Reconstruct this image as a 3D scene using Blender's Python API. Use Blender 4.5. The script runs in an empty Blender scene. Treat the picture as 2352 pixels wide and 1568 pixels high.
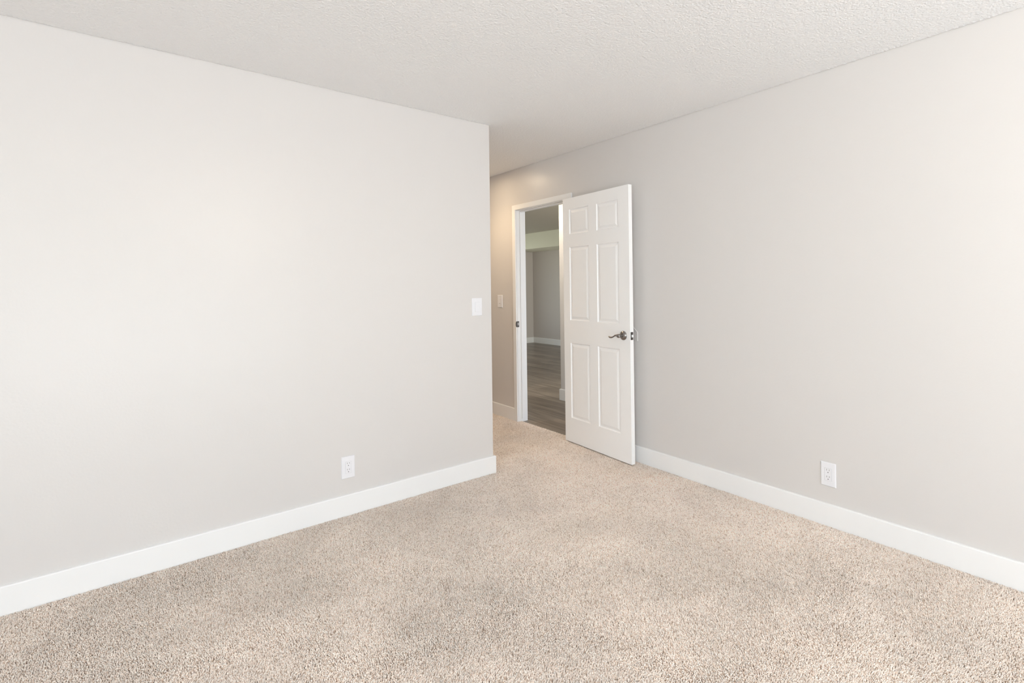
import bpy, bmesh, math, random
import numpy as np
from mathutils import Vector, Matrix

random.seed(7)
rng = np.random.default_rng(7)
SC = bpy.context.scene
C = SC.collection

# ------------------------------------------------------------------ camera
F_PX, PPX, PPY = 1142.70, 1175.86, 656.82
YAW, PITCH, ROLL = 0.652840, 0.0011685, -0.0128375
EYE = 1.30225
fwd = Vector((math.sin(YAW), math.cos(YAW), 0)); rgt = Vector((math.cos(YAW), -math.sin(YAW), 0)); up = Vector((0, 0, 1))
f2 = fwd * math.cos(PITCH) + up * math.sin(PITCH); u2 = up * math.cos(PITCH) - fwd * math.sin(PITCH)
r3 = rgt * math.cos(ROLL) + u2 * math.sin(ROLL); u3 = u2 * math.cos(ROLL) - rgt * math.sin(ROLL)
cam = bpy.data.cameras.new('camera'); camo = bpy.data.objects.new('camera', cam); C.objects.link(camo)
m = Matrix.Identity(4)
for i in range(3):
    m[i][0] = r3[i]; m[i][1] = u3[i]; m[i][2] = -f2[i]
m[2][3] = EYE
camo.matrix_world = m
cam.sensor_width = 36; cam.lens = 36 * F_PX / 2352
cam.shift_x = -(PPX - 1176) / 2352; cam.shift_y = (PPY - 784) / 2352
cam.clip_start = 0.02
SC.camera = camo

# ------------------------------------------------------------------ world, added daylight fills, exposure
SC.view_settings.view_transform = 'Standard'
SC.view_settings.look = 'None'
SC.view_settings.gamma = 1
SC.view_settings.exposure = -0.13
SC.cycles.max_bounces = 16; SC.cycles.diffuse_bounces = 12; SC.cycles.glossy_bounces = 4
SC.cycles.sample_clamp_indirect = 8
w = bpy.data.worlds.new('world'); SC.world = w; w.use_nodes = True
nt = w.node_tree; bg = nt.nodes['Background']
sky = nt.nodes.new('ShaderNodeTexSky'); sky.sky_type = 'NISHITA'; sky.sun_disc = False
sky.sun_elevation = math.radians(50); sky.sun_rotation = math.radians(120)
nt.links.new(sky.outputs[0], bg.inputs[0]); bg.inputs[1].default_value = 0.26

def area(name, loc, direction, sx, sy, power, col=(1, 1, 1), spread=math.pi):
    l = bpy.data.lights.new(name, 'AREA'); l.shape = 'RECTANGLE'; l.size = sx; l.size_y = sy
    l.energy = power; l.color = col; l.spread = spread
    o = bpy.data.objects.new(name, l); C.objects.link(o); o.location = loc
    o.rotation_euler = Vector(direction).to_track_quat('-Z', 'Y').to_euler()
    return o
XL, YB = -3.0, -2.7           # side and back walls behind the camera
W0, W1, WZ0, WZ1 = -1.9, 2.5, 0.08, 2.25        # added patio door in the back wall, unseen, admits fill light
S0, S1, SZ0 = -2.35, -0.45, 0.35                   # added side window opening, unseen, admits fill light
area('added_back_fill', ((W0 + W1) / 2, YB - 0.16, 1.15), (0.0, 1, 0.12), W1 - W0, 2.1, 10, (0.92, 0.96, 1.0))  # added fill lamp outside the invented patio door, unseen
area('added_side_fill', (XL - 0.16, (S0 + S1) / 2, 1.3), (1, 0.0, 0.12), S1 - S0, 1.8, 116, (0.81, 0.95, 1.0))  # added lamp behind the invented side window, evens the right wall
area('added_upfill_left', (-0.75, YB - 1.2, 0.0), (0, 0.75, 1), 2.3, 1.9, 250, (0.89, 0.93, 1.0))  # unseen upward fill, added to lift the ceiling
area('added_upfill_right', (1.4, YB - 1.2, 0.0), (0, 0.75, 1), 2.0, 1.9, 150, (0.84, 0.95, 1.0))  # right half of the added upward fill, no path is known there
area('added_upfill_side', (XL - 1.1, (S0 + S1) / 2, 0.0), (0.8, 0, 1), 1.9, 2.2, 8, (0.9, 0.95, 1.0))  # weak upward fill added outside the side window
area('added_far_fill', (5.4, 9.2, 1.35), (0.25, -1, -0.05), 2.2, 1.7, 23, (0.93, 0.97, 0.84))  # fill added at an unseen far room opening, lights far wall and soffit
area('added_far_near_fill', (5.7, 1.85, 1.45), (0, 1, 0), 2.4, 1.6, 125, (0.97, 0.97, 0.86))  # second added far room fill, through an unseen opening on the near side
area('added_hall_fill', (3.5, 1.72, 1.15), (0, 1, 0), 0.75, 1.9, 15, (0.88, 0.94, 1.0))  # bluish fill added at the hall end to brighten the strike jamb

# ------------------------------------------------------------------ measures
H = 2.44; XB = 2.9671; YA = 2.8749; XC = 2.0144; HB = 0.1158; TB = 0.014
YE = 5.3                          # end of the bedroom's entry passage
JB, JF, JH = 3.078, 3.797, 2.037  # door opening: hinge jamb, strike jamb, head
WT = 3.072                        # hall face of the right wall
HX0, HX1 = 3.93, 4.045            # hall wall with the cased-free opening
LX, LY = 7.49, 8.98               # far room corner

# ------------------------------------------------------------------ materials
def mat(name, col, rough=0.5, metal=0.0, spec=0.5, bump=None, build=None):
    ma = bpy.data.materials.new(name); ma.use_nodes = True
    n = ma.node_tree.nodes; l = ma.node_tree.links; b = n['Principled BSDF']
    b.inputs['Base Color'].default_value = (*col, 1); b.inputs['Roughness'].default_value = rough
    b.inputs['Metallic'].default_value = metal; b.inputs['Specular IOR Level'].default_value = spec
    if bump:
        tc = n.new('ShaderNodeTexCoord'); prev = None
        for (scale, detail, strength, dist) in bump:
            t = n.new('ShaderNodeTexNoise'); t.inputs['Scale'].default_value = scale; t.inputs['Detail'].default_value = detail
            l.new(tc.outputs['Object'], t.inputs['Vector'])
            bp = n.new('ShaderNodeBump'); bp.inputs['Strength'].default_value = strength; bp.inputs['Distance'].default_value = dist
            l.new(t.outputs['Fac'], bp.inputs['Height'])
            if prev: l.new(prev.outputs['Normal'], bp.inputs['Normal'])
            prev = bp
        l.new(prev.outputs['Normal'], b.inputs['Normal'])
    if build: build(ma, n, l, b)
    return ma
M_WALL = mat('greige_wall_paint', (0.664, 0.643, 0.630), 0.36, spec=0.46, bump=[(90, 2, 0.25, 0.0012), (7, 1, 0.15, 0.003)])
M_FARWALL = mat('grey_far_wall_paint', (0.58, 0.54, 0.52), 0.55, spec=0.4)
M_SOFFIT = mat('soffit_green_light_tint', (0.80, 0.80, 0.68), 0.6)  # green window light is put into this base colour
M_TRIM = mat('white_trim_paint', (0.84, 0.84, 0.84), 0.32, spec=0.45)
M_DOOR = mat('white_door_paint', (0.92, 0.92, 0.925), 0.34, spec=0.45, bump=[(160, 3, 0.08, 0.0006)])
M_PLATE = mat('white_plastic', (0.80, 0.80, 0.83), 0.3)
M_SLOT = mat('dark_slot', (0.05, 0.05, 0.05), 0.6)
M_SLOTL = mat('shaded_contact_slot', (0.30, 0.29, 0.28), 0.6)
M_METAL = mat('brushed_pewter', (0.31, 0.29, 0.28), 0.27, metal=1.0, bump=[(300, 2, 0.1, 0.0004)])
M_DARK = mat('dark_pewter', (0.13, 0.12, 0.115), 0.32, metal=1.0)
M_BRIGHT = mat('bright_nickel', (0.62, 0.61, 0.60), 0.25, metal=1.0)
def ceil_build(ma, n, l, b):
    tc = n.new('ShaderNodeTexCoord')
    a = n.new('ShaderNodeTexNoise'); a.inputs['Scale'].default_value = 85; a.inputs['Detail'].default_value = 3; a.inputs['Roughness'].default_value = 0.55
    v = n.new('ShaderNodeTexVoronoi'); v.inputs['Scale'].default_value = 120
    l.new(tc.outputs['Object'], a.inputs['Vector']); l.new(tc.outputs['Object'], v.inputs['Vector'])
    mx = n.new('ShaderNodeMath'); mx.operation = 'MULTIPLY_ADD'; mx.inputs[1].default_value = -0.35
    l.new(v.outputs['Distance'], mx.inputs[0]); l.new(a.outputs['Fac'], mx.inputs[2])
    bp = n.new('ShaderNodeBump'); bp.inputs['Strength'].default_value = 1.0; bp.inputs['Distance'].default_value = 0.0040
    l.new(mx.outputs[0], bp.inputs['Height']); l.new(bp.outputs['Normal'], b.inputs['Normal'])
M_CEIL = mat('textured_ceiling_paint', (0.885, 0.885, 0.885), 0.85, spec=0.2, build=ceil_build)
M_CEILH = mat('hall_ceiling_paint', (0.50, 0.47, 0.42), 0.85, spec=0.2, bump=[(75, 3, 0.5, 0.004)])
def pile_build(ma, n, l, b):
    at = n.new('ShaderNodeAttribute'); at.attribute_name = 'tuft'; l.new(at.outputs['Color'], b.inputs['Base Color'])
M_PILE = mat('carpet_pile_yarn', (0.5, 0.43, 0.37), 0.95, spec=0.1, build=pile_build)
def back_build(ma, n, l, b):
    tc = n.new('ShaderNodeTexCoord'); t = n.new('ShaderNodeTexNoise'); t.inputs['Scale'].default_value = 130; t.inputs['Detail'].default_value = 2
    l.new(tc.outputs['Object'], t.inputs['Vector'])
    r = n.new('ShaderNodeValToRGB'); e = r.color_ramp.elements
    e[0].position = 0.32; e[0].color = (0.30, 0.24, 0.19, 1); e[1].position = 0.62; e[1].color = (0.64, 0.54, 0.46, 1)
    l.new(t.outputs['Fac'], r.inputs[0]); l.new(r.outputs[0], b.inputs['Base Color'])
    bp = n.new('ShaderNodeBump'); bp.inputs['Strength'].default_value = 0.7; bp.inputs['Distance'].default_value = 0.006
    l.new(t.outputs['Fac'], bp.inputs['Height']); l.new(bp.outputs['Normal'], b.inputs['Normal'])
M_BACKING = mat('carpet_backing', (0.45, 0.38, 0.32), 0.95, spec=0.1, build=back_build)
def wood_build(ma, n, l, b):
    tc = n.new('ShaderNodeTexCoord')
    mp = n.new('ShaderNodeMapping'); mp.inputs['Rotation'].default_value = (0, 0, math.pi / 2); l.new(tc.outputs['Object'], mp.inputs[0])
    br = n.new('ShaderNodeTexBrick'); br.inputs['Scale'].default_value = 1.0
    br.inputs['Brick Width'].default_value = 1.22; br.inputs['Row Height'].default_value = 0.18; br.inputs['Mortar Size'].default_value = 0.0012
    br.inputs['Color1'].default_value = (0.165, 0.130, 0.103, 1); br.inputs['Color2'].default_value = (0.27, 0.222, 0.18, 1); br.inputs['Mortar'].default_value = (0.06, 0.05, 0.04, 1)
    br.offset = 0.37; l.new(mp.outputs[0], br.inputs['Vector'])
    m2 = n.new('ShaderNodeMapping'); m2.inputs['Scale'].default_value = (22, 1.6, 1); l.new(tc.outputs['Object'], m2.inputs[0])
    g = n.new('ShaderNodeTexNoise'); g.inputs['Scale'].default_value = 1.0; g.inputs['Detail'].default_value = 6; g.inputs['Distortion'].default_value = 0.6
    l.new(m2.outputs[0], g.inputs['Vector'])
    r = n.new('ShaderNodeValToRGB'); e = r.color_ramp.elements
    e[0].position = 0.3; e[0].color = (0.5, 0.48, 0.45, 1); e[1].position = 0.72; e[1].color = (1.3, 1.3, 1.3, 1); l.new(g.outputs['Fac'], r.inputs[0])
    mx = n.new('ShaderNodeMix'); mx.data_type = 'RGBA'; mx.blend_type = 'MULTIPLY'; mx.inputs[0].default_value = 1.0
    l.new(br.outputs['Color'], mx.inputs[6]); l.new(r.outputs[0], mx.inputs[7]); l.new(mx.outputs[2], b.inputs['Base Color'])
M_WOOD = mat('grey_brown_plank', (0.2, 0.17, 0.14), 0.30, spec=0.4, build=wood_build)
def glass_build(ma, n, l, b):
    tr = n.new('ShaderNodeBsdfTransparent'); gl = n.new('ShaderNodeBsdfGlossy'); gl.inputs['Roughness'].default_value = 0.02
    ms = n.new('ShaderNodeMixShader'); ms.inputs[0].default_value = 0.06
    l.new(tr.outputs[0], ms.inputs[1]); l.new(gl.outputs[0], ms.inputs[2]); l.new(ms.outputs[0], n['Material Output'].inputs['Surface'])
M_GLASS = mat('window_glass', (1, 1, 1), 0.02, build=glass_build)
def lens_build(ma, n, l, b):
    b.inputs['Emission Color'].default_value = (1.0, 0.78, 0.52, 1); b.inputs['Emission Strength'].default_value = 130
M_LENS = mat('warm_lamp_lens', (0.9, 0.85, 0.75), 0.4, build=lens_build)

# ------------------------------------------------------------------ helpers
def obj(name, bm, ma, parent=None, smooth=False, kind=None, label=None, cat=None, group=None, loc=None, recalc=True):
    if recalc: bmesh.ops.recalc_face_normals(bm, faces=bm.faces)
    me = bpy.data.meshes.new(name)
    if loc is not None:
        bmesh.ops.translate(bm, verts=bm.verts, vec=-Vector(loc))
    bm.to_mesh(me); bm.free()
    for mm in (ma if isinstance(ma, (list, tuple)) else [ma]): me.materials.append(mm)
    if smooth:
        for p in me.polygons: p.use_smooth = True
    o = bpy.data.objects.new(name, me); C.objects.link(o)
    if loc is not None: o.location = loc
    if parent: o.parent = parent
    tag(o, label, cat, group, kind)
    return o
def tag(o, label=None, cat=None, group=None, kind=None):
    if label: o['label'] = label
    if cat: o['category'] = cat
    if group: o['group'] = group
    if kind: o['kind'] = kind
def empty(name, matrix, label, cat, group=None, kind=None):
    o = bpy.data.objects.new(name, None); C.objects.link(o); o.matrix_world = matrix
    o.empty_display_size = 0.05; tag(o, label, cat, group, kind); return o
def box(bm, x0, x1, y0, y1, z0, z1, bev=0.0, seg=2):
    r = bmesh.ops.create_cube(bm, size=1)
    for v in r['verts']:
        v.co = Vector((x0 if v.co.x < 0 else x1, y0 if v.co.y < 0 else y1, z0 if v.co.z < 0 else z1))
    if bev:
        es = list({e for v in r['verts'] for e in v.link_edges})
        bmesh.ops.bevel(bm, geom=es, offset=bev, segments=seg, affect='EDGES', profile=0.5)
def prism(bm, pts, axis, a0, a1):
    """extrude a closed 2D outline along an axis; pts are in the two other axes, in order"""
    def P(u, v, a):
        return {'x': (a, u, v), 'y': (u, a, v), 'z': (u, v, a)}[axis]
    A = [bm.verts.new(P(u, v, a0)) for u, v in pts]; B = [bm.verts.new(P(u, v, a1)) for u, v in pts]
    bm.faces.new(A); bm.faces.new(B[::-1]); n = len(pts)
    for i in range(n): bm.faces.new((A[i], B[i], B[(i + 1) % n], A[(i + 1) % n]))
def lathe(bm, prof, origin, axis_mat, seg=32):
    """prof: list of (radius, height) spun about local z of axis_mat"""
    rings = []
    for r, h in prof:
        rings.append([bm.verts.new(axis_mat @ Vector((r * math.cos(t), r * math.sin(t), h)) + origin)
                      for t in [2 * math.pi * k / seg for k in range(seg)]])
    for a, b in zip(rings, rings[1:]):
        for k in range(seg): bm.faces.new((a[k], a[(k + 1) % seg], b[(k + 1) % seg], b[k]))
    bm.faces.new(rings[0][::-1]); bm.faces.new(rings[-1])
def tube(bm, pts, radii, flat=1.0, seg=16):
    pts = [Vector(p) for p in pts]; rings = []
    for i, p in enumerate(pts):
        t = (pts[min(i + 1, len(pts) - 1)] - pts[max(i - 1, 0)]).normalized()
        s = t.cross(Vector((0, 0, 1))).normalized(); u = s.cross(t).normalized()
        r = radii[i]
        rings.append([bm.verts.new(p + s * r * math.cos(a) + u * r * flat * math.sin(a)) for a in [2 * math.pi * k / seg for k in range(seg)]])
    for a, b in zip(rings, rings[1:]):
        for k in range(seg): bm.faces.new((a[k], a[(k + 1) % seg], b[(k + 1) % seg], b[k]))
    bm.faces.new(rings[0][::-1]); bm.faces.new(rings[-1])
def walls(name, boxes, ma, label, cat='wall'):
    bm = bmesh.new()
    for b in boxes: box(bm, *b)
    return obj(name, bm, ma, kind='structure', label=label, cat=cat)

# ------------------------------------------------------------------ room shell
ZT = 2.462
bm = bmesh.new()      # left wall block: rounded outer corner where the passage starts
pts = [(XL - 0.12, YA)]
rc = 0.004
for k in range(5):
    a = math.pi * 1.5 + (math.pi / 2) * k / 4
    pts.append((XC - rc + rc * math.cos(a), YA + rc + rc * math.sin(a)))
pts += [(XC, YE), (XL - 0.12, YE)]
prism(bm, pts, 'z', -0.02, ZT)
obj('wall_left', bm, M_WALL, kind='structure', label='pale greige painted wall left of the entry passage', cat='wall')
walls('wall_right', [(XB, WT, YB - 0.12, JB - 0.018, -0.02, ZT), (XB, WT, JF + 0.018, LY + 0.1, -0.02, ZT), (XB, WT, JB - 0.018, JF + 0.018, JH + 0.018, ZT)],
      M_WALL, 'long pale greige wall on the right holding the doorway')
walls('wall_passage_end', [(XC - 0.02, XB + 0.02, YE, YE + 0.1, -0.02, ZT)], M_WALL, 'greige wall closing the entry passage behind the corner')
walls('wall_back', [(XL - 0.12, W0, YB - 0.12, YB, -0.02, ZT), (W1, XB, YB - 0.12, YB, -0.02, ZT), (W0, W1, YB - 0.12, YB, -0.02, WZ0), (W0, W1, YB - 0.12, YB, WZ1, ZT)],
      M_WALL, 'greige wall with an added patio door behind the camera')
walls('wall_side', [(XL - 0.12, XL, YB, S0, -0.02, ZT), (XL - 0.12, XL, S1, YA, -0.02, ZT), (XL - 0.12, XL, S0, S1, -0.02, SZ0), (XL - 0.12, XL, S0, S1, WZ1, ZT)],
      M_WALL, 'greige wall with an added window at the camera side')
# beyond the doorway
walls('wall_hall', [(HX0, HX1, 1.9, 4.231, -0.02, ZT)], M_WALL, 'pale wall end across the hall, seen beside the door edge')
walls('wall_hall_far', [(HX0, HX1, 5.024, LY, -0.02, ZT)], M_WALL, 'pale hall wall end just behind the strike jamb')
walls('wall_hall_end', [(WT, 3.1, 1.8, 1.9, -0.02, ZT), (3.9, HX0, 1.8, 1.9, -0.02, ZT), (3.1, 3.9, 1.8, 1.9, 2.15, ZT)], M_WALL, 'wall closing the near end of the hall')  # gap in this wall is added to admit the hall fill
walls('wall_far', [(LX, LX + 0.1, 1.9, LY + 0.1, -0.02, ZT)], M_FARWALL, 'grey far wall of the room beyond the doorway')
walls('wall_far_side', [(HX1, 4.3, LY, LY + 0.1, -0.02, ZT), (6.5, LX, LY, LY + 0.1, -0.02, ZT), (4.3, 6.5, LY, LY + 0.1, -0.02, 0.5), (4.3, 6.5, LY, LY + 0.1, 2.2, ZT)], M_FARWALL, 'grey wall meeting the far wall in the distant corner')  # opening added here, out of view, for the far fill
walls('wall_far_near', [(HX1, 4.3, 1.9, 2.0, -0.02, ZT), (7.1, LX, 1.9, 2.0, -0.02, ZT), (4.3, 7.1, 1.9, 2.0, -0.02, 0.55), (4.3, 7.1, 1.9, 2.0, 2.3, ZT)], M_FARWALL, 'wall closing the near side of the far room')  # unseen opening added for the near-side far room fill
walls('trim_soffit', [(6.8, LX, 2.0, LY, 2.107, ZT)], M_SOFFIT, 'dropped soffit across the far room, greenish window light in its colour', 'soffit')

# ceiling: sprayed texture layer whose ragged edge stops a few millimetres from the walls
outline = [(XL, YB), (XB, YB), (XB, YE), (XC, YE), (XC, YA), (XL, YA)]
bm = bmesh.new(); ring = []
for i, a in enumerate(outline):
    b = outline[(i + 1) % len(outline)]; a = Vector(a); b = Vector(b); d = (b - a); L = d.length; d.normalize()
    nrm = Vector((-d.y, d.x)); k = max(2, int(L / 0.007)); prevj = 0.003
    for j in range(k):
        prevj = 0.75 * prevj + 0.25 * 0.0015 + random.uniform(-0.0005, 0.0016)
        if random.random() < 0.03: prevj = 0.0045
        ring.append((a + d * (L * j / k) + nrm * max(0.0004, min(0.006, prevj)), random.uniform(-0.0016, 0.001)))
lo = [bm.verts.new((p.x, p.y, H + dz)) for p, dz in ring]; hi = [bm.verts.new((p.x, p.y, H + 0.012)) for p, dz in ring]
n = len(lo)
inset = []
for i, (p, dz) in enumerate(ring):
    q = Vector((min(max(p.x, XL + .03), XB - .03), min(max(p.y, YB + .03), YE - .03)))
    if p.y > YA - 0.02 and p.x < XC + 0.02:
        if p.x < XC - 0.001 + 0.001 and p.y < YA: q.y = min(q.y, YA - 0.03)
        if p.y >= YA - 0.01 and p.x > XC - 0.001: q.x = max(q.x, XC + 0.03)
    inset.append(bm.verts.new((q.x, q.y, H)))
for i in range(n):
    j = (i + 1) % n
    for f in ((lo[i], lo[j], hi[j], hi[i]), (lo[i], inset[i], inset[j], lo[j])):
        try: bm.faces.new(f)
        except ValueError: pass
x0, x1, y0, y1 = XL + .03, XB - .03, YB + .03, YE - .03
def q4(bm, a, b, c, d, z): bm.faces.new([bm.verts.new((x, y, z)) for x, y in (a, b, c, d)])
q4(bm, (x0, y0), (x1, y0), (x1, YA - .03), (x0, YA - .03), H)
q4(bm, (XC + .03, YA - .03), (x1, YA - .03), (x1, y1), (XC + .03, y1), H)
q4(bm, (XC - .05, YA - .04), (x1, YA - .04), (x1, YA - .003), (XC - .05, YA - .003), H + .0006)
q4(bm, (XC + .003, YA - .04), (XC + .05, YA - .04), (XC + .05, YA + .05), (XC + .003, YA + .05), H + .0009)
q4(bm, (XL - .1, YB - .1), (XB + .05, YB - .1), (XB + .05, YE + .05), (XL - .1, YE + .05), H + 0.0115)
obj('ceiling', bm, M_CEIL, kind='structure', label='off-white ceiling with sprayed orange-peel texture', cat='ceiling')
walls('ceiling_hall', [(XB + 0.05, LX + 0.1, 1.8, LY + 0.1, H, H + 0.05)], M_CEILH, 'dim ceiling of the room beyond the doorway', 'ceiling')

# floors
FZ = -0.012
bm = bmesh.new()
box(bm, XL - .1, 3.0, YB - .1, YE + .05, FZ - .03, FZ)
obj('floor', bm, M_BACKING, kind='structure', label='carpet backing under the beige pile in the bedroom', cat='floor')
walls('floor_hall', [(3.0, LX + .1, 1.8, LY + .1, FZ - .03, FZ + 0.0015)], M_WOOD, 'grey brown wood plank floor beyond the doorway', 'floor')

# carpet pile: real cut tufts, each with its own yarn colour times painted lean shading
def smooth_noise(x, y, s, seed):
    r = np.random.default_rng(seed); G = r.random((128, 128))
    u = x * s + 40.3; v = y * s + 37.7; iu = np.floor(u).astype(int); iv = np.floor(v).astype(int)
    fu = u - iu; fv = v - iv; fu = fu * fu * (3 - 2 * fu); fv = fv * fv * (3 - 2 * fv)
    g = lambda a, b: G[a % 128, b % 128]
    return (g(iu, iv) * (1 - fu) + g(iu + 1, iv) * fu) * (1 - fv) + (g(iu, iv + 1) * (1 - fu) + g(iu + 1, iv + 1) * fu) * fv
def carpet():
    st = 0.0043
    def grid(xa, xb, ya, yb, s):
        X, Y = np.meshgrid(np.arange(xa, xb, s), np.arange(ya, yb, s)); X = X.ravel(); Y = Y.ravel()
        return X + rng.uniform(-.45, .45, X.size) * s, Y + rng.uniform(-.45, .45, X.size) * s
    pad = 0.002
    x1_, y1_ = grid(XL + pad, XB - TB - pad, YB + pad, YA - TB - pad, st)
    x2_, y2_ = grid(XC + TB + pad, XB - TB - pad, YA - TB - pad, YE - pad, st)
    x3_, y3_ = grid(XB - TB - pad, 3.0, JB + .004, JF - .004, st)
    x4_, y4_ = grid(XC - .001, XC + TB + pad, YA - TB - pad, YA - TB, st)
    X = np.concatenate([x1_, x2_, x3_]); Y = np.concatenate([y1_, y2_, y3_])
    # dense pile where the camera looks (with a wide margin), sparser elsewhere
    az = np.arctan2(X * math.cos(YAW) - Y * math.sin(YAW), X * math.sin(YAW) + Y * math.cos(YAW))
    depth = X * math.sin(YAW) + Y * math.cos(YAW)
    keep = (np.abs(az) < math.radians(52)) & (depth > 1.3)
    keep |= rng.random(X.size) < 0.06
    X = X[keep]; Y = Y[keep]; N = X.size
    big = np.where((np.abs(az[keep]) < math.radians(52)) & (depth[keep] > 1.3), 1.0, 2.8)
    n1 = smooth_noise(X, Y, 3.1, 1) * .5 + smooth_noise(X, Y, 8.0, 2) * .3 + smooth_noise(X, Y, 21.0, 3) * .2
    la = smooth_noise(X, Y, 2.3, 4) * 6.28 * 1.3 + rng.normal(0, .7, N)
    lm = 0.0015 + 0.0034 * smooth_noise(X, Y, 5.0, 5) + rng.uniform(0, .0012, N)
    ht = 0.0 + rng.normal(0, .0009, N) - 0.0035 * (n1 > 2) - 0.003 * np.clip(0.5 - n1, 0, 1)
    rot = rng.uniform(0, 6.28, N); r0 = 0.0020 * big; r1 = (0.0026 + rng.uniform(-.0004, .0005, N)) * big
    V = np.zeros((N, 7, 3))
    lx, ly = np.cos(la) * lm, np.sin(la) * lm
    for k in range(3):
        a = rot + k * 2.0944
        V[:, k, 0] = X + r0 * np.cos(a); V[:, k, 1] = Y + r0 * np.sin(a); V[:, k, 2] = FZ
        a2 = a + .5
        V[:, 3 + k, 0] = X + lx * .6 + r1 * np.cos(a2); V[:, 3 + k, 1] = Y + ly * .6 + r1 * np.sin(a2); V[:, 3 + k, 2] = ht - .0035
    V[:, 6, 0] = X + lx; V[:, 6, 1] = Y + ly; V[:, 6, 2] = ht
    F = np.array([[0, 1, 4], [0, 4, 3], [1, 2, 5], [1, 5, 4], [2, 0, 3], [2, 3, 5], [3, 4, 6], [4, 5, 6], [5, 3, 6]])
    faces = (F[None] + (np.arange(N) * 7)[:, None, None]).reshape(-1, 3).astype(np.int32)
    me = bpy.data.meshes.new('carpet_pile'); nv = N * 7; nf = faces.shape[0]
    me.vertices.add(nv); me.vertices.foreach_set('co', V.reshape(-1).astype(np.float32))
    me.loops.add(nf * 3); me.loops.foreach_set('vertex_index', faces.reshape(-1))
    me.polygons.add(nf); me.polygons.foreach_set('loop_start', np.arange(nf, dtype=np.int32) * 3)
    me.polygons.foreach_set('use_smooth', np.ones(nf, dtype=bool))
    base = np.array([PILE_A, PILE_B, PILE_C, PILE_D]); pick = rng.choice(4, N, p=[.42, .33, .17, .08])
    col = base[pick] * (1 + rng.normal(0, .06, N))[:, None] * (0.87 + 0.27 * n1)[:, None]  # patchy last factor paints the shading of leaning pile into the colour
    ca = np.ones((N, 7, 4), dtype=np.float32); ca[:, :, :3] = col[:, None, :]
    at = me.color_attributes.new('tuft', 'FLOAT_COLOR', 'POINT'); at.data.foreach_set('color', ca.reshape(-1))
    me.update(); me.validate(); me.materials.append(M_PILE)
    o = bpy.data.objects.new('carpet_pile', me); C.objects.link(o)
    tag(o, 'short flecked beige carpet pile covering the bedroom floor', 'carpet', kind='stuff')
PILE_A, PILE_B, PILE_C, PILE_D = (0.97, 0.90, 0.83), (0.93, 0.83, 0.755), (0.83, 0.71, 0.62), (0.62, 0.50, 0.41)
carpet()

# baseboards: flat board with a small eased top edge
def board_profile(t=TB, h=HB):
    return [(0, FZ), (0, h), (-t + .0045, h), (-t + .001, h - .002), (-t, h - .0055), (-t, FZ)]
def board_x(name, yw, x0_, x1_, label):     # on a wall whose face looks to -y
    bm = bmesh.new(); prism(bm, [(yw + u, z) for u, z in board_profile()], 'x', x0_, x1_)
    return bm
def board_b(name, xw, y0_, y1_, sgn=1):      # on a wall whose face looks to -x (sgn 1) or +x (-1)
    bm = bmesh.new(); prism(bm, [(xw + sgn * u, z) for u, z in board_profile()], 'y', y0_, y1_)
    return bm
def sweep(path, inward):
    """mitred baseboard along a polyline; inward[i] is the room-side offset direction at each vertex (mitre included)"""
    bm = bmesh.new(); prof = board_profile(); R = []
    for (px, py), (ox, oy) in zip(path, inward):
        R.append([bm.verts.new((px - ox * u, py - oy * u, z)) for u, z in prof])
    for a, b in zip(R, R[1:]):
        for i in range(len(prof)): bm.faces.new((a[i], b[i], b[(i + 1) % len(prof)], a[(i + 1) % len(prof)]))
    bm.faces.new(R[0]); bm.faces.new(R[-1][::-1]); return bm
obj('baseboard_left', sweep([(XL, YA), (XC, YA), (XC, YE)], [(0, -1), (1, -1), (1, 0)]), M_TRIM, kind='structure',
    label='white baseboard along the left wall turning its corner', cat='baseboard')
obj('baseboard_right', board_b('', XB, YB, JB - .053), M_TRIM, kind='structure', label='white baseboard along the right wall behind the open door', cat='baseboard')
obj('baseboard_passage', board_b('', XB, JF + .053, YE), M_TRIM, kind='structure', label='white baseboard left of the door casing in the passage', cat='baseboard')
obj('baseboard_hall', sweep([(HX0, 1.9), (HX0, 4.231), (HX1, 4.231)], [(-1, 0), (-1, 1), (0, 1)]), M_TRIM, kind='structure',
    label='short white baseboard on the hall wall end beside the door', cat='baseboard')
obj('baseboard_hall_far', sweep([(HX0, LY), (HX0, 5.024), (HX1, 5.024), (HX1, LY)], [(-1, 0), (-1, -1), (1, -1), (1, 0)]), M_TRIM, kind='structure',
    label='sliver of white baseboard just past the strike jamb', cat='baseboard')
obj('baseboard_far', sweep([(LX, 2.0), (LX, LY), (HX1, LY)], [(-1, 0), (-1, -1), (0, -1)]), M_TRIM, kind='structure',
    label='white baseboard round the distant corner of the far room', cat='baseboard')

# ------------------------------------------------------------------ added windows behind the camera, unseen, to light the room
def window(name, mw, wd, ht_, label):
    e = empty(name, mw, label, 'window', kind='structure')
    bm = bmesh.new(); t = .045
    for b in ((0, wd, -.05, 0.03, 0, t), (0, wd, -.05, .03, ht_ - t, ht_), (0, t, -.05, .03, t, ht_ - t), (wd - t, wd, -.05, .03, t, ht_ - t), (wd / 2 - .025, wd / 2 + .025, -.04, .02, t, ht_ - t)):
        box(bm, *b)
    obj('added_window_frame', bm, M_TRIM, e)
    for a, b in ((t, wd / 2 - .025), (wd / 2 + .025, wd - t)):
        bm = bmesh.new(); box(bm, a, b, -.012, -.008, t, ht_ - t); obj('added_window_pane', bm, M_GLASS, e)
    bm = bmesh.new(); box(bm, -.03, wd + .03, .03, .16, -.02, 0, .003); obj('added_window_sill', bm, M_TRIM, e)
window('added_window_1', Matrix.Translation((W0, YB - .07, WZ0)), W1 - W0, WZ1 - WZ0, 'added wide two-pane patio door behind the camera, unseen, lets in fill light')
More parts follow.
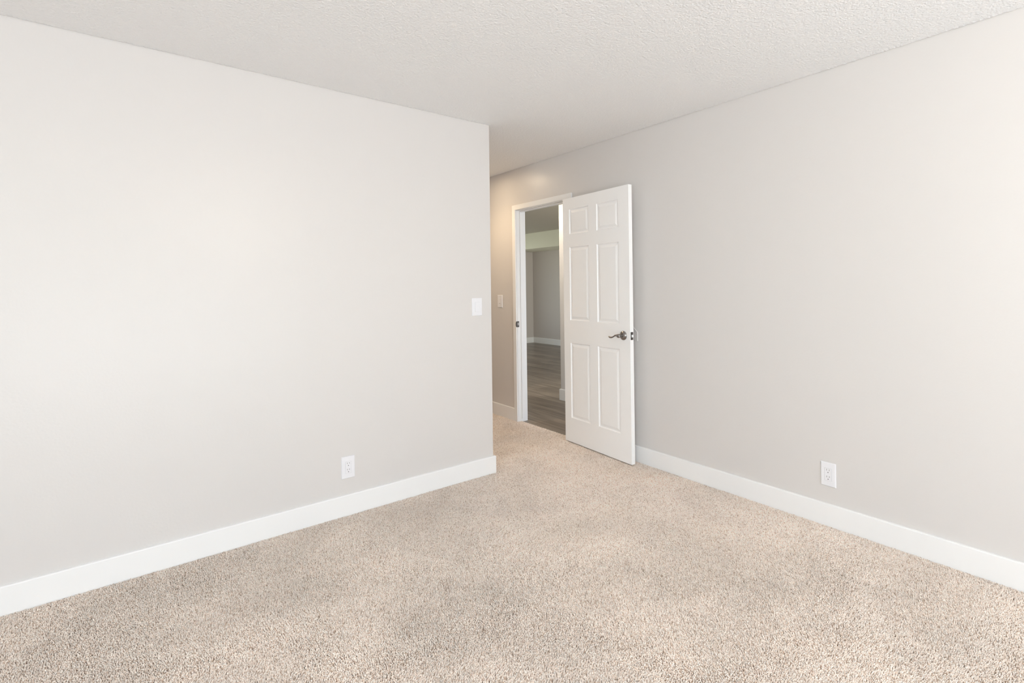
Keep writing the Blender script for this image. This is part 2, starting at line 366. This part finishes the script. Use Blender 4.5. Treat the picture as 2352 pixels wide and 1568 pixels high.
window('added_window_2', Matrix.Translation((XL - .07, S1, SZ0)) @ Matrix.Rotation(-math.pi / 2, 4, 'Z'), S1 - S0, WZ1 - SZ0, 'added white two-pane side window by the camera, unseen, lets in fill light')

# ------------------------------------------------------------------ door frame (casing, jambs, stops, strike)
fr = empty('trim_1', Matrix.Translation((XB, (JB + JF) / 2, 0)), 'white door casing and jamb around the open doorway', 'door frame', kind='structure')
def fpart(name, bm, ma=M_TRIM, par=None, smooth=False, label=None):
    bmesh.ops.translate(bm, verts=bm.verts, vec=-Vector((XB, (JB + JF) / 2, 0)))
    return obj(name, bm, ma, par or fr, smooth, label=label)
CW, CT, RV = .048, .014, .005
def casing(xf, s):
    """flat casing with eased outer back-band; xf wall face, s = -1 towards the bedroom, +1 towards the hall"""
    a = JB - RV; b = JF + RV; hd = JH + RV
    out = []
    for nm, bx in (('casing_side', (a - CW, a, FZ, hd + CW)), ('casing_side', (b, b + CW, FZ, hd + CW)), ('casing_head', (a, b, hd, hd + CW))):
        bm = bmesh.new(); xs = sorted((xf, xf + s * CT)); box(bm, xs[0], xs[1], bx[0], bx[1], bx[2], bx[3], .0025); out.append((nm, bm))
        xs = sorted((xf, xf + s * (CT + .003)))
    return out
for nm, bm in casing(XB, -1): fpart(nm, bm)
CT = .010
for nm, bm in casing(WT, 1): fpart(nm, bm)
jx0, jx1 = XB - .001, WT + .001
bm = bmesh.new(); box(bm, jx0, jx1, JF, JF + .018, FZ + .001, JH + .018); fpart('jamb', bm)
bm = bmesh.new(); box(bm, jx0, jx1, JB - .018, JB, FZ + .001, JH + .018); fpart('jamb', bm)
bm = bmesh.new(); box(bm, jx0, jx1, JB, JF, JH, JH + .018); fpart('jamb_head', bm)
sx0, sx1 = XB + .037, XB + .072
bm = bmesh.new(); box(bm, sx0, sx1, JF - .011, JF, .02, JH, .002); fpart('door_stop', bm)
bm = bmesh.new(); box(bm, sx0, sx1, JB, JB + .011, .02, JH, .002); fpart('door_stop', bm)
bm = bmesh.new(); box(bm, sx0, sx1, JB + .011, JF - .011, JH - .011, JH, .002); fpart('door_stop', bm)
# strike plate with curved lip and latch hole
zc = .938
bm = bmesh.new(); pts = []
for k in range(9):
    a = math.pi / 2 + math.pi * k / 8
    pts.append((2.9545 + .012 * math.cos(a), zc + .0285 * math.sin(a)))
pts = [(2.984, zc + .0285)] + pts + [(2.984, zc - .0285)]
prism(bm, pts, 'y', JF - .0022, JF - .0002); sp = fpart('strike_plate', bm, M_DARK)
bm = bmesh.new(); box(bm, 2.9655, 2.9785, JF - .0030, JF - .0022, zc - .011, zc + .015); fpart('strike_hole', bm, M_BRIGHT, sp, label='bright latch hole')

# ------------------------------------------------------------------ door slab
hx, hy = 2.900, 3.072; fx, fy = 2.853, 2.335
dv = Vector((fx - hx, fy - hy, 0)); DW = dv.length; dv.normalize()
out = Vector((dv.y, -dv.x, 0))                   # face seen from the room looks towards -x
if out.x > 0: out = -out
DM = Matrix.Identity(4)
for i in range(3):
    DM[i][0] = dv[i]; DM[i][1] = out[i]; DM[i][2] = (0, 0, 1)[i]; DM[i][3] = (hx, hy, 0)[i]
DTH = .0345; DZ0, DZ1 = .006, 2.031
door = empty('door_1', DM, 'white six-panel interior door standing open against the right wall', 'door', kind='structure')
US = [(.080, .312), (.404, .634)]
ZS = [(.208, .831), (1.018, 1.624), (1.731, 1.938)]
def door_face(bm, v0, s):
    us = sorted({0, DW, *[a for p in US for a in p]}); zs = sorted({DZ0, DZ1, *[a for p in ZS for a in p]})
    for i in range(len(us) - 1):
        for j in range(len(zs) - 1):
            u0, u1, z0, z1 = us[i], us[i + 1], zs[j], zs[j + 1]
            if (u0, u1) in US and (z0, z1) in ZS:
                rings = []
                for ins, dep in ((0, 0), (.0015, -.0035), (.004, -.0065), (.009, -.0080), (.0125, -.0080), (.015, -.0072), (.028, -.0030), (.032, -.0018), (.0345, -.0018)):
                    rings.append([bm.verts.new((u, v0 + s * dep, z)) for u, z in ((u0 + ins, z0 + ins), (u1 - ins, z0 + ins), (u1 - ins, z1 - ins), (u0 + ins, z1 - ins))])
                for a, b in zip(rings, rings[1:]):
                    for k in range(4): bm.faces.new((a[k], a[(k + 1) % 4], b[(k + 1) % 4], b[k]))
                bm.faces.new(rings[-1])
            else:
                bm.faces.new([bm.verts.new((u, v0, z)) for u, z in ((u0, z0), (u1, z0), (u1, z1), (u0, z1))])
bm = bmesh.new()
door_face(bm, 0, 1); door_face(bm, -DTH, -1)
for a, b in (((0, DZ0), (DW, DZ0)), ((DW, DZ0), (DW, DZ1)), ((DW, DZ1), (0, DZ1)), ((0, DZ1), (0, DZ0))):
    bm.faces.new([bm.verts.new(c) for c in ((a[0], 0, a[1]), (b[0], 0, b[1]), (b[0], -DTH, b[1]), (a[0], -DTH, a[1]))])
bmesh.ops.remove_doubles(bm, verts=bm.verts, dist=1e-5)
obj('door_panel', bm, M_DOOR, door)
# lever set
ku, kz = .673, .9345
Ym = Matrix(((1, 0, 0), (0, 0, 1), (0, 1, 0)))   # local z -> +y (out of the face)
bm = bmesh.new()
lathe(bm, [(.0335, 0), (.0338, .003), (.0318, .0055), (.0285, .0065), (.0265, .0095), (.0185, .0125), (.0130, .0150)], Vector((ku, 0, kz)), Ym, 40)
hnd = obj('door_handle', bm, M_METAL, door, True, label='pewter lever handle on a round rose')
bm = bmesh.new(); lathe(bm, [(.0112, .014), (.0095, .022), (.0105, .036), (.0140, .043), (.0150, .050), (.0135, .057), (.008, .0605)], Vector((ku, 0, kz)), Ym, 28)
obj('spindle_hub', bm, M_METAL, hnd, True)
bm = bmesh.new()
path = [(ku - .004, .051, kz + .001), (ku - .016, .052, kz + .0035), (ku - .030, .052, kz + .0020), (ku - .045, .051, kz - .0055), (ku - .060, .050, kz - .0130), (ku - .075, .049, kz - .0170), (ku - .088, .048, kz - .0165), (ku - .099, .047, kz - .0125), (ku - .105, .047, kz - .0095)]
tube(bm, path, [.0105, .0100, .0075, .0058, .0055, .0066, .0078, .0070, .0030], .85)
obj('lever', bm, M_METAL, hnd, True)
# back-side rose and lever towards the wall
bm = bmesh.new(); Yn = Matrix(((1, 0, 0), (0, 0, -1), (0, 1, 0)))
lathe(bm, [(.0335, 0), (.0318, .0055), (.0265, .0095), (.0130, .0150), (.010, .030), (.012, .040)], Vector((ku, -DTH, kz)), Yn, 32)
tube(bm, [(ku - .0, -DTH - .038, kz), (ku - .04, -DTH - .038, kz - .004), (ku - .09, -DTH - .036, kz - .014)], [.008, .006, .006])
obj('door_handle', bm, M_METAL, door, True, label='rear lever handle facing the wall')
bm = bmesh.new(); box(bm, DW - .0005, DW + .0018, -DTH / 2 - .0125, -DTH / 2 + .0125, kz - .0285, kz + .0285, .0006); lp = obj('latch_plate', bm, M_DARK, door)
bm = bmesh.new(); prism(bm, [(-DTH / 2 - .0065, kz - .009), (-DTH / 2 + .0065, kz - .009), (-DTH / 2 + .0065, kz + .009), (-DTH / 2 - .0065, kz + .009)], 'x', DW, DW + .009)
for v in bm.verts:
    if v.co.x > DW + .005 and v.co.y > -DTH / 2: v.co.x -= .005
obj('latch_bolt', bm, M_BRIGHT, lp)
for z in (.20, 1.02, 1.84):
    bm = bmesh.new(); lathe(bm, [(.0055, z - .045), (.0055, z + .045)], Vector((-.007, -DTH - .004, 0)), Matrix.Identity(3), 14)
    box(bm, -.0014, 0, -DTH, -.003, z - .044, z + .044); obj('hinge', bm, M_METAL, door, True)

# ------------------------------------------------------------------ plates on the walls (local: x right, z up, -y out of the wall)
def plate_mesh(w_, h_):
    bm = bmesh.new(); R = []
    for ins, d in ((0, 0), (0, .0030), (.0012, .0048), (.0035, .0060)):
        R.append([bm.verts.new((sx * (w_ / 2 - ins), -d, sz * (h_ / 2 - ins))) for sx, sz in ((-1, -1), (1, -1), (1, 1), (-1, 1))])
    for a, b in zip(R, R[1:]):
        for k in range(4): bm.faces.new((a[k], a[(k + 1) % 4], b[(k + 1) % 4], b[k]))
    iw, ih = .0172, .0340           # opening for the insert, with a fine shadow gap
    o_ = R[-1]; q = [bm.verts.new((sx * iw, -.0060, sz * ih)) for sx, sz in ((-1, -1), (1, -1), (1, 1), (-1, 1))]
    q2 = [bm.verts.new((v.co.x, -.0035, v.co.z)) for v in q]
    for k in range(4):
        bm.faces.new((o_[k], o_[(k + 1) % 4], q[(k + 1) % 4], q[k])); bm.faces.new((q[k], q[(k + 1) % 4], q2[(k + 1) % 4], q2[k]))
    bm.faces.new(q2); return bm
def outlet(mw, label, w_, h_):
    e = empty('wall_outlet', mw, label, 'outlet', 'white wall outlets above the baseboards')
    obj('cover_plate', plate_mesh(w_, h_), M_PLATE, e)
    bm = bmesh.new(); box(bm, -.0163, .0163, -.0072, -.0034, -.0331, .0331, .0008); rec = obj('receptacle', bm, M_PLATE, e)
    for cz in (.0185, -.0175):
        for sx, hh in ((-.0063, .0046), (.0063, .0038)):
            bm = bmesh.new(); box(bm, sx - .0013, sx + .0013, -.00745, -.0070, cz + .004 - hh + .002, cz + .004 + hh + .002); obj('contact_slot', bm, M_SLOTL, rec)
        bm = bmesh.new(); lathe(bm, [(.0024, .0070), (.0024, .00745)], Vector((0, 0, cz - .0075)), Matrix(((1, 0, 0), (0, 0, -1), (0, 1, 0))), 16)
        obj('ground_hole', bm, M_SLOT, rec)
    return e
RB = Matrix.Rotation(-math.pi / 2, 4, 'Z')       # plate facing -x on the right wall
outlet(Matrix.Translation((.9865, YA, .2705)), 'white outlet low on the left wall above the baseboard', .0775, .126)
outlet(Matrix.Translation((XB, 1.0995, .2725)) @ RB, 'white outlet low on the right wall, right of the door', .0725, .127)

e = empty('light_switch', Matrix.Translation((1.891, YA, 1.166)), 'white rocker switch near the end of the bright left wall', 'light switch', 'wall switches by the passage')
obj('cover_plate', plate_mesh(.081, .122), M_PLATE, e)
bm = bmesh.new()
R = [[(-.0158, -.0333), (.0158, -.0333), (.0158, .0333), (-.0158, .0333)]]
prism(bm, [(-.0038, -.0333), (-.0092, -.0325), (-.0066, 0), (-.0072, .0325), (-.0038, .0333)], 'x', -.0162, .0162)
obj('rocker', bm, M_PLATE, e)
e = empty('light_switch', Matrix.Translation((XB, 4.078, 1.157)) @ RB, 'slim switch on the shaded passage wall left of the doorway', 'light switch', 'wall switches by the passage')
obj('cover_plate', plate_mesh(.079, .125), M_PLATE, e)
bm = bmesh.new(); prism(bm, [(-.0038, -.020), (-.0085, -.0195), (-.0066, .006), (-.0075, .0325), (-.0038, .0333)], 'x', -.0160, .0160); obj('rocker', bm, M_PLATE, e)
bm = bmesh.new(); box(bm, -.0160, .0160, -.0068, -.0036, -.0333, -.0240, .0005); sl = obj('slider_bar', bm, M_PLATE, e)
bm = bmesh.new(); box(bm, -.010, .004, -.0066, -.0046, -.0238, -.0205); obj('dimmer_tab', bm, M_SLOTL, e, label='small dark dimmer slider')

# five-sided knob guard stuck on the wall behind the door
gy, gz = 2.414, .890
Mg = Matrix.Translation((XB, gy, gz)) @ RB
bm = bmesh.new()
def ring5(s, d):
    c = .045
    P = [(-.058, 0), (.058, 0), (.058, .066), (0, .118), (-.058, .066)]
    return [bm.verts.new((x * s, -d, c + (z - c) * s)) for x, z in P]
Rg = [ring5(1, 0), ring5(1, .004), ring5(.96, .006), ring5(.88, .006), ring5(.84, .003)]
for a, b in zip(Rg, Rg[1:]):
    for k in range(5): bm.faces.new((a[k], a[(k + 1) % 5], b[(k + 1) % 5], b[k]))
bm.faces.new(Rg[-1])
for v in bm.verts: v.co = Mg @ v.co
obj('wall_guard', bm, M_WALL, label='five-sided off-white knob guard on the wall behind the latch', cat='wall guard', loc=(XB, gy, gz))

# recessed lamp in the passage ceiling, hidden behind the corner
LP = Vector((2.50, 3.98, H))
e = empty('ceiling_light', Matrix.Translation(LP), 'small round warm recessed lamp in the passage ceiling', 'ceiling light')
bm = bmesh.new(); lathe(bm, [(.085, .0), (.084, -.006), (.066, -.009), (.064, -.004)], Vector((0, 0, 0)), Matrix.Identity(3), 40); obj('trim_ring', bm, M_TRIM, e, True)
bm = bmesh.new(); lathe(bm, [(.063, -.0035), (.063, -.0055)], Vector((0, 0, 0)), Matrix.Identity(3), 40); obj('lens', bm, M_LENS, e)
l = bpy.data.lights.new('passage_lamp', 'SPOT'); l.energy = 38; l.color = (1.0, .75, .47); l.spot_size = math.radians(125); l.spot_blend = 1.0; l.shadow_soft_size = .05
lo_ = bpy.data.objects.new('passage_lamp', l); C.objects.link(lo_); lo_.location = LP + Vector((0, 0, -.02))

# two added ceiling lamps, out of view, put in to brighten the rooms
def added_lamp(loc, name, label, power, col, rad):
    e = empty('ceiling_light', Matrix.Translation(loc), label, 'ceiling light')
    bm = bmesh.new(); lathe(bm, [(rad, 0), (rad, -.018), (rad * .96, -.022)], Vector((0, 0, 0)), Matrix.Identity(3), 40); obj('base', bm, M_TRIM, e, True)
    bm = bmesh.new(); lathe(bm, [(rad * .93, -.022), (rad * .9, -.045), (rad * .7, -.075), (rad * .35, -.092), (rad * .05, -.096)], Vector((0, 0, 0)), Matrix.Identity(3), 40)
    ml = mat(name + '_glass', (.9, .88, .84), .35); pb = ml.node_tree.nodes['Principled BSDF']
    pb.inputs['Emission Color'].default_value = (*col, 1); pb.inputs['Emission Strength'].default_value = 2.0
    obj('shade', bm, ml, e, True)
    l = bpy.data.lights.new(name, 'POINT'); l.energy = power; l.color = col; l.shadow_soft_size = .12
    o = bpy.data.objects.new(name, l); C.objects.link(o); o.location = Vector(loc) + Vector((0, 0, -.26))
added_lamp((1.0, -1.3, H), 'added_bedroom_lamp', 'added round flush lamp above and behind the camera, brightens the bedroom', 70, (1.0, .89, .74), .18)
added_lamp((3.3, 4.75, H), 'added_hall_lamp', 'added small round flush lamp in the hall, brightens the wall end', 32, (1.0, .90, .74), .12)
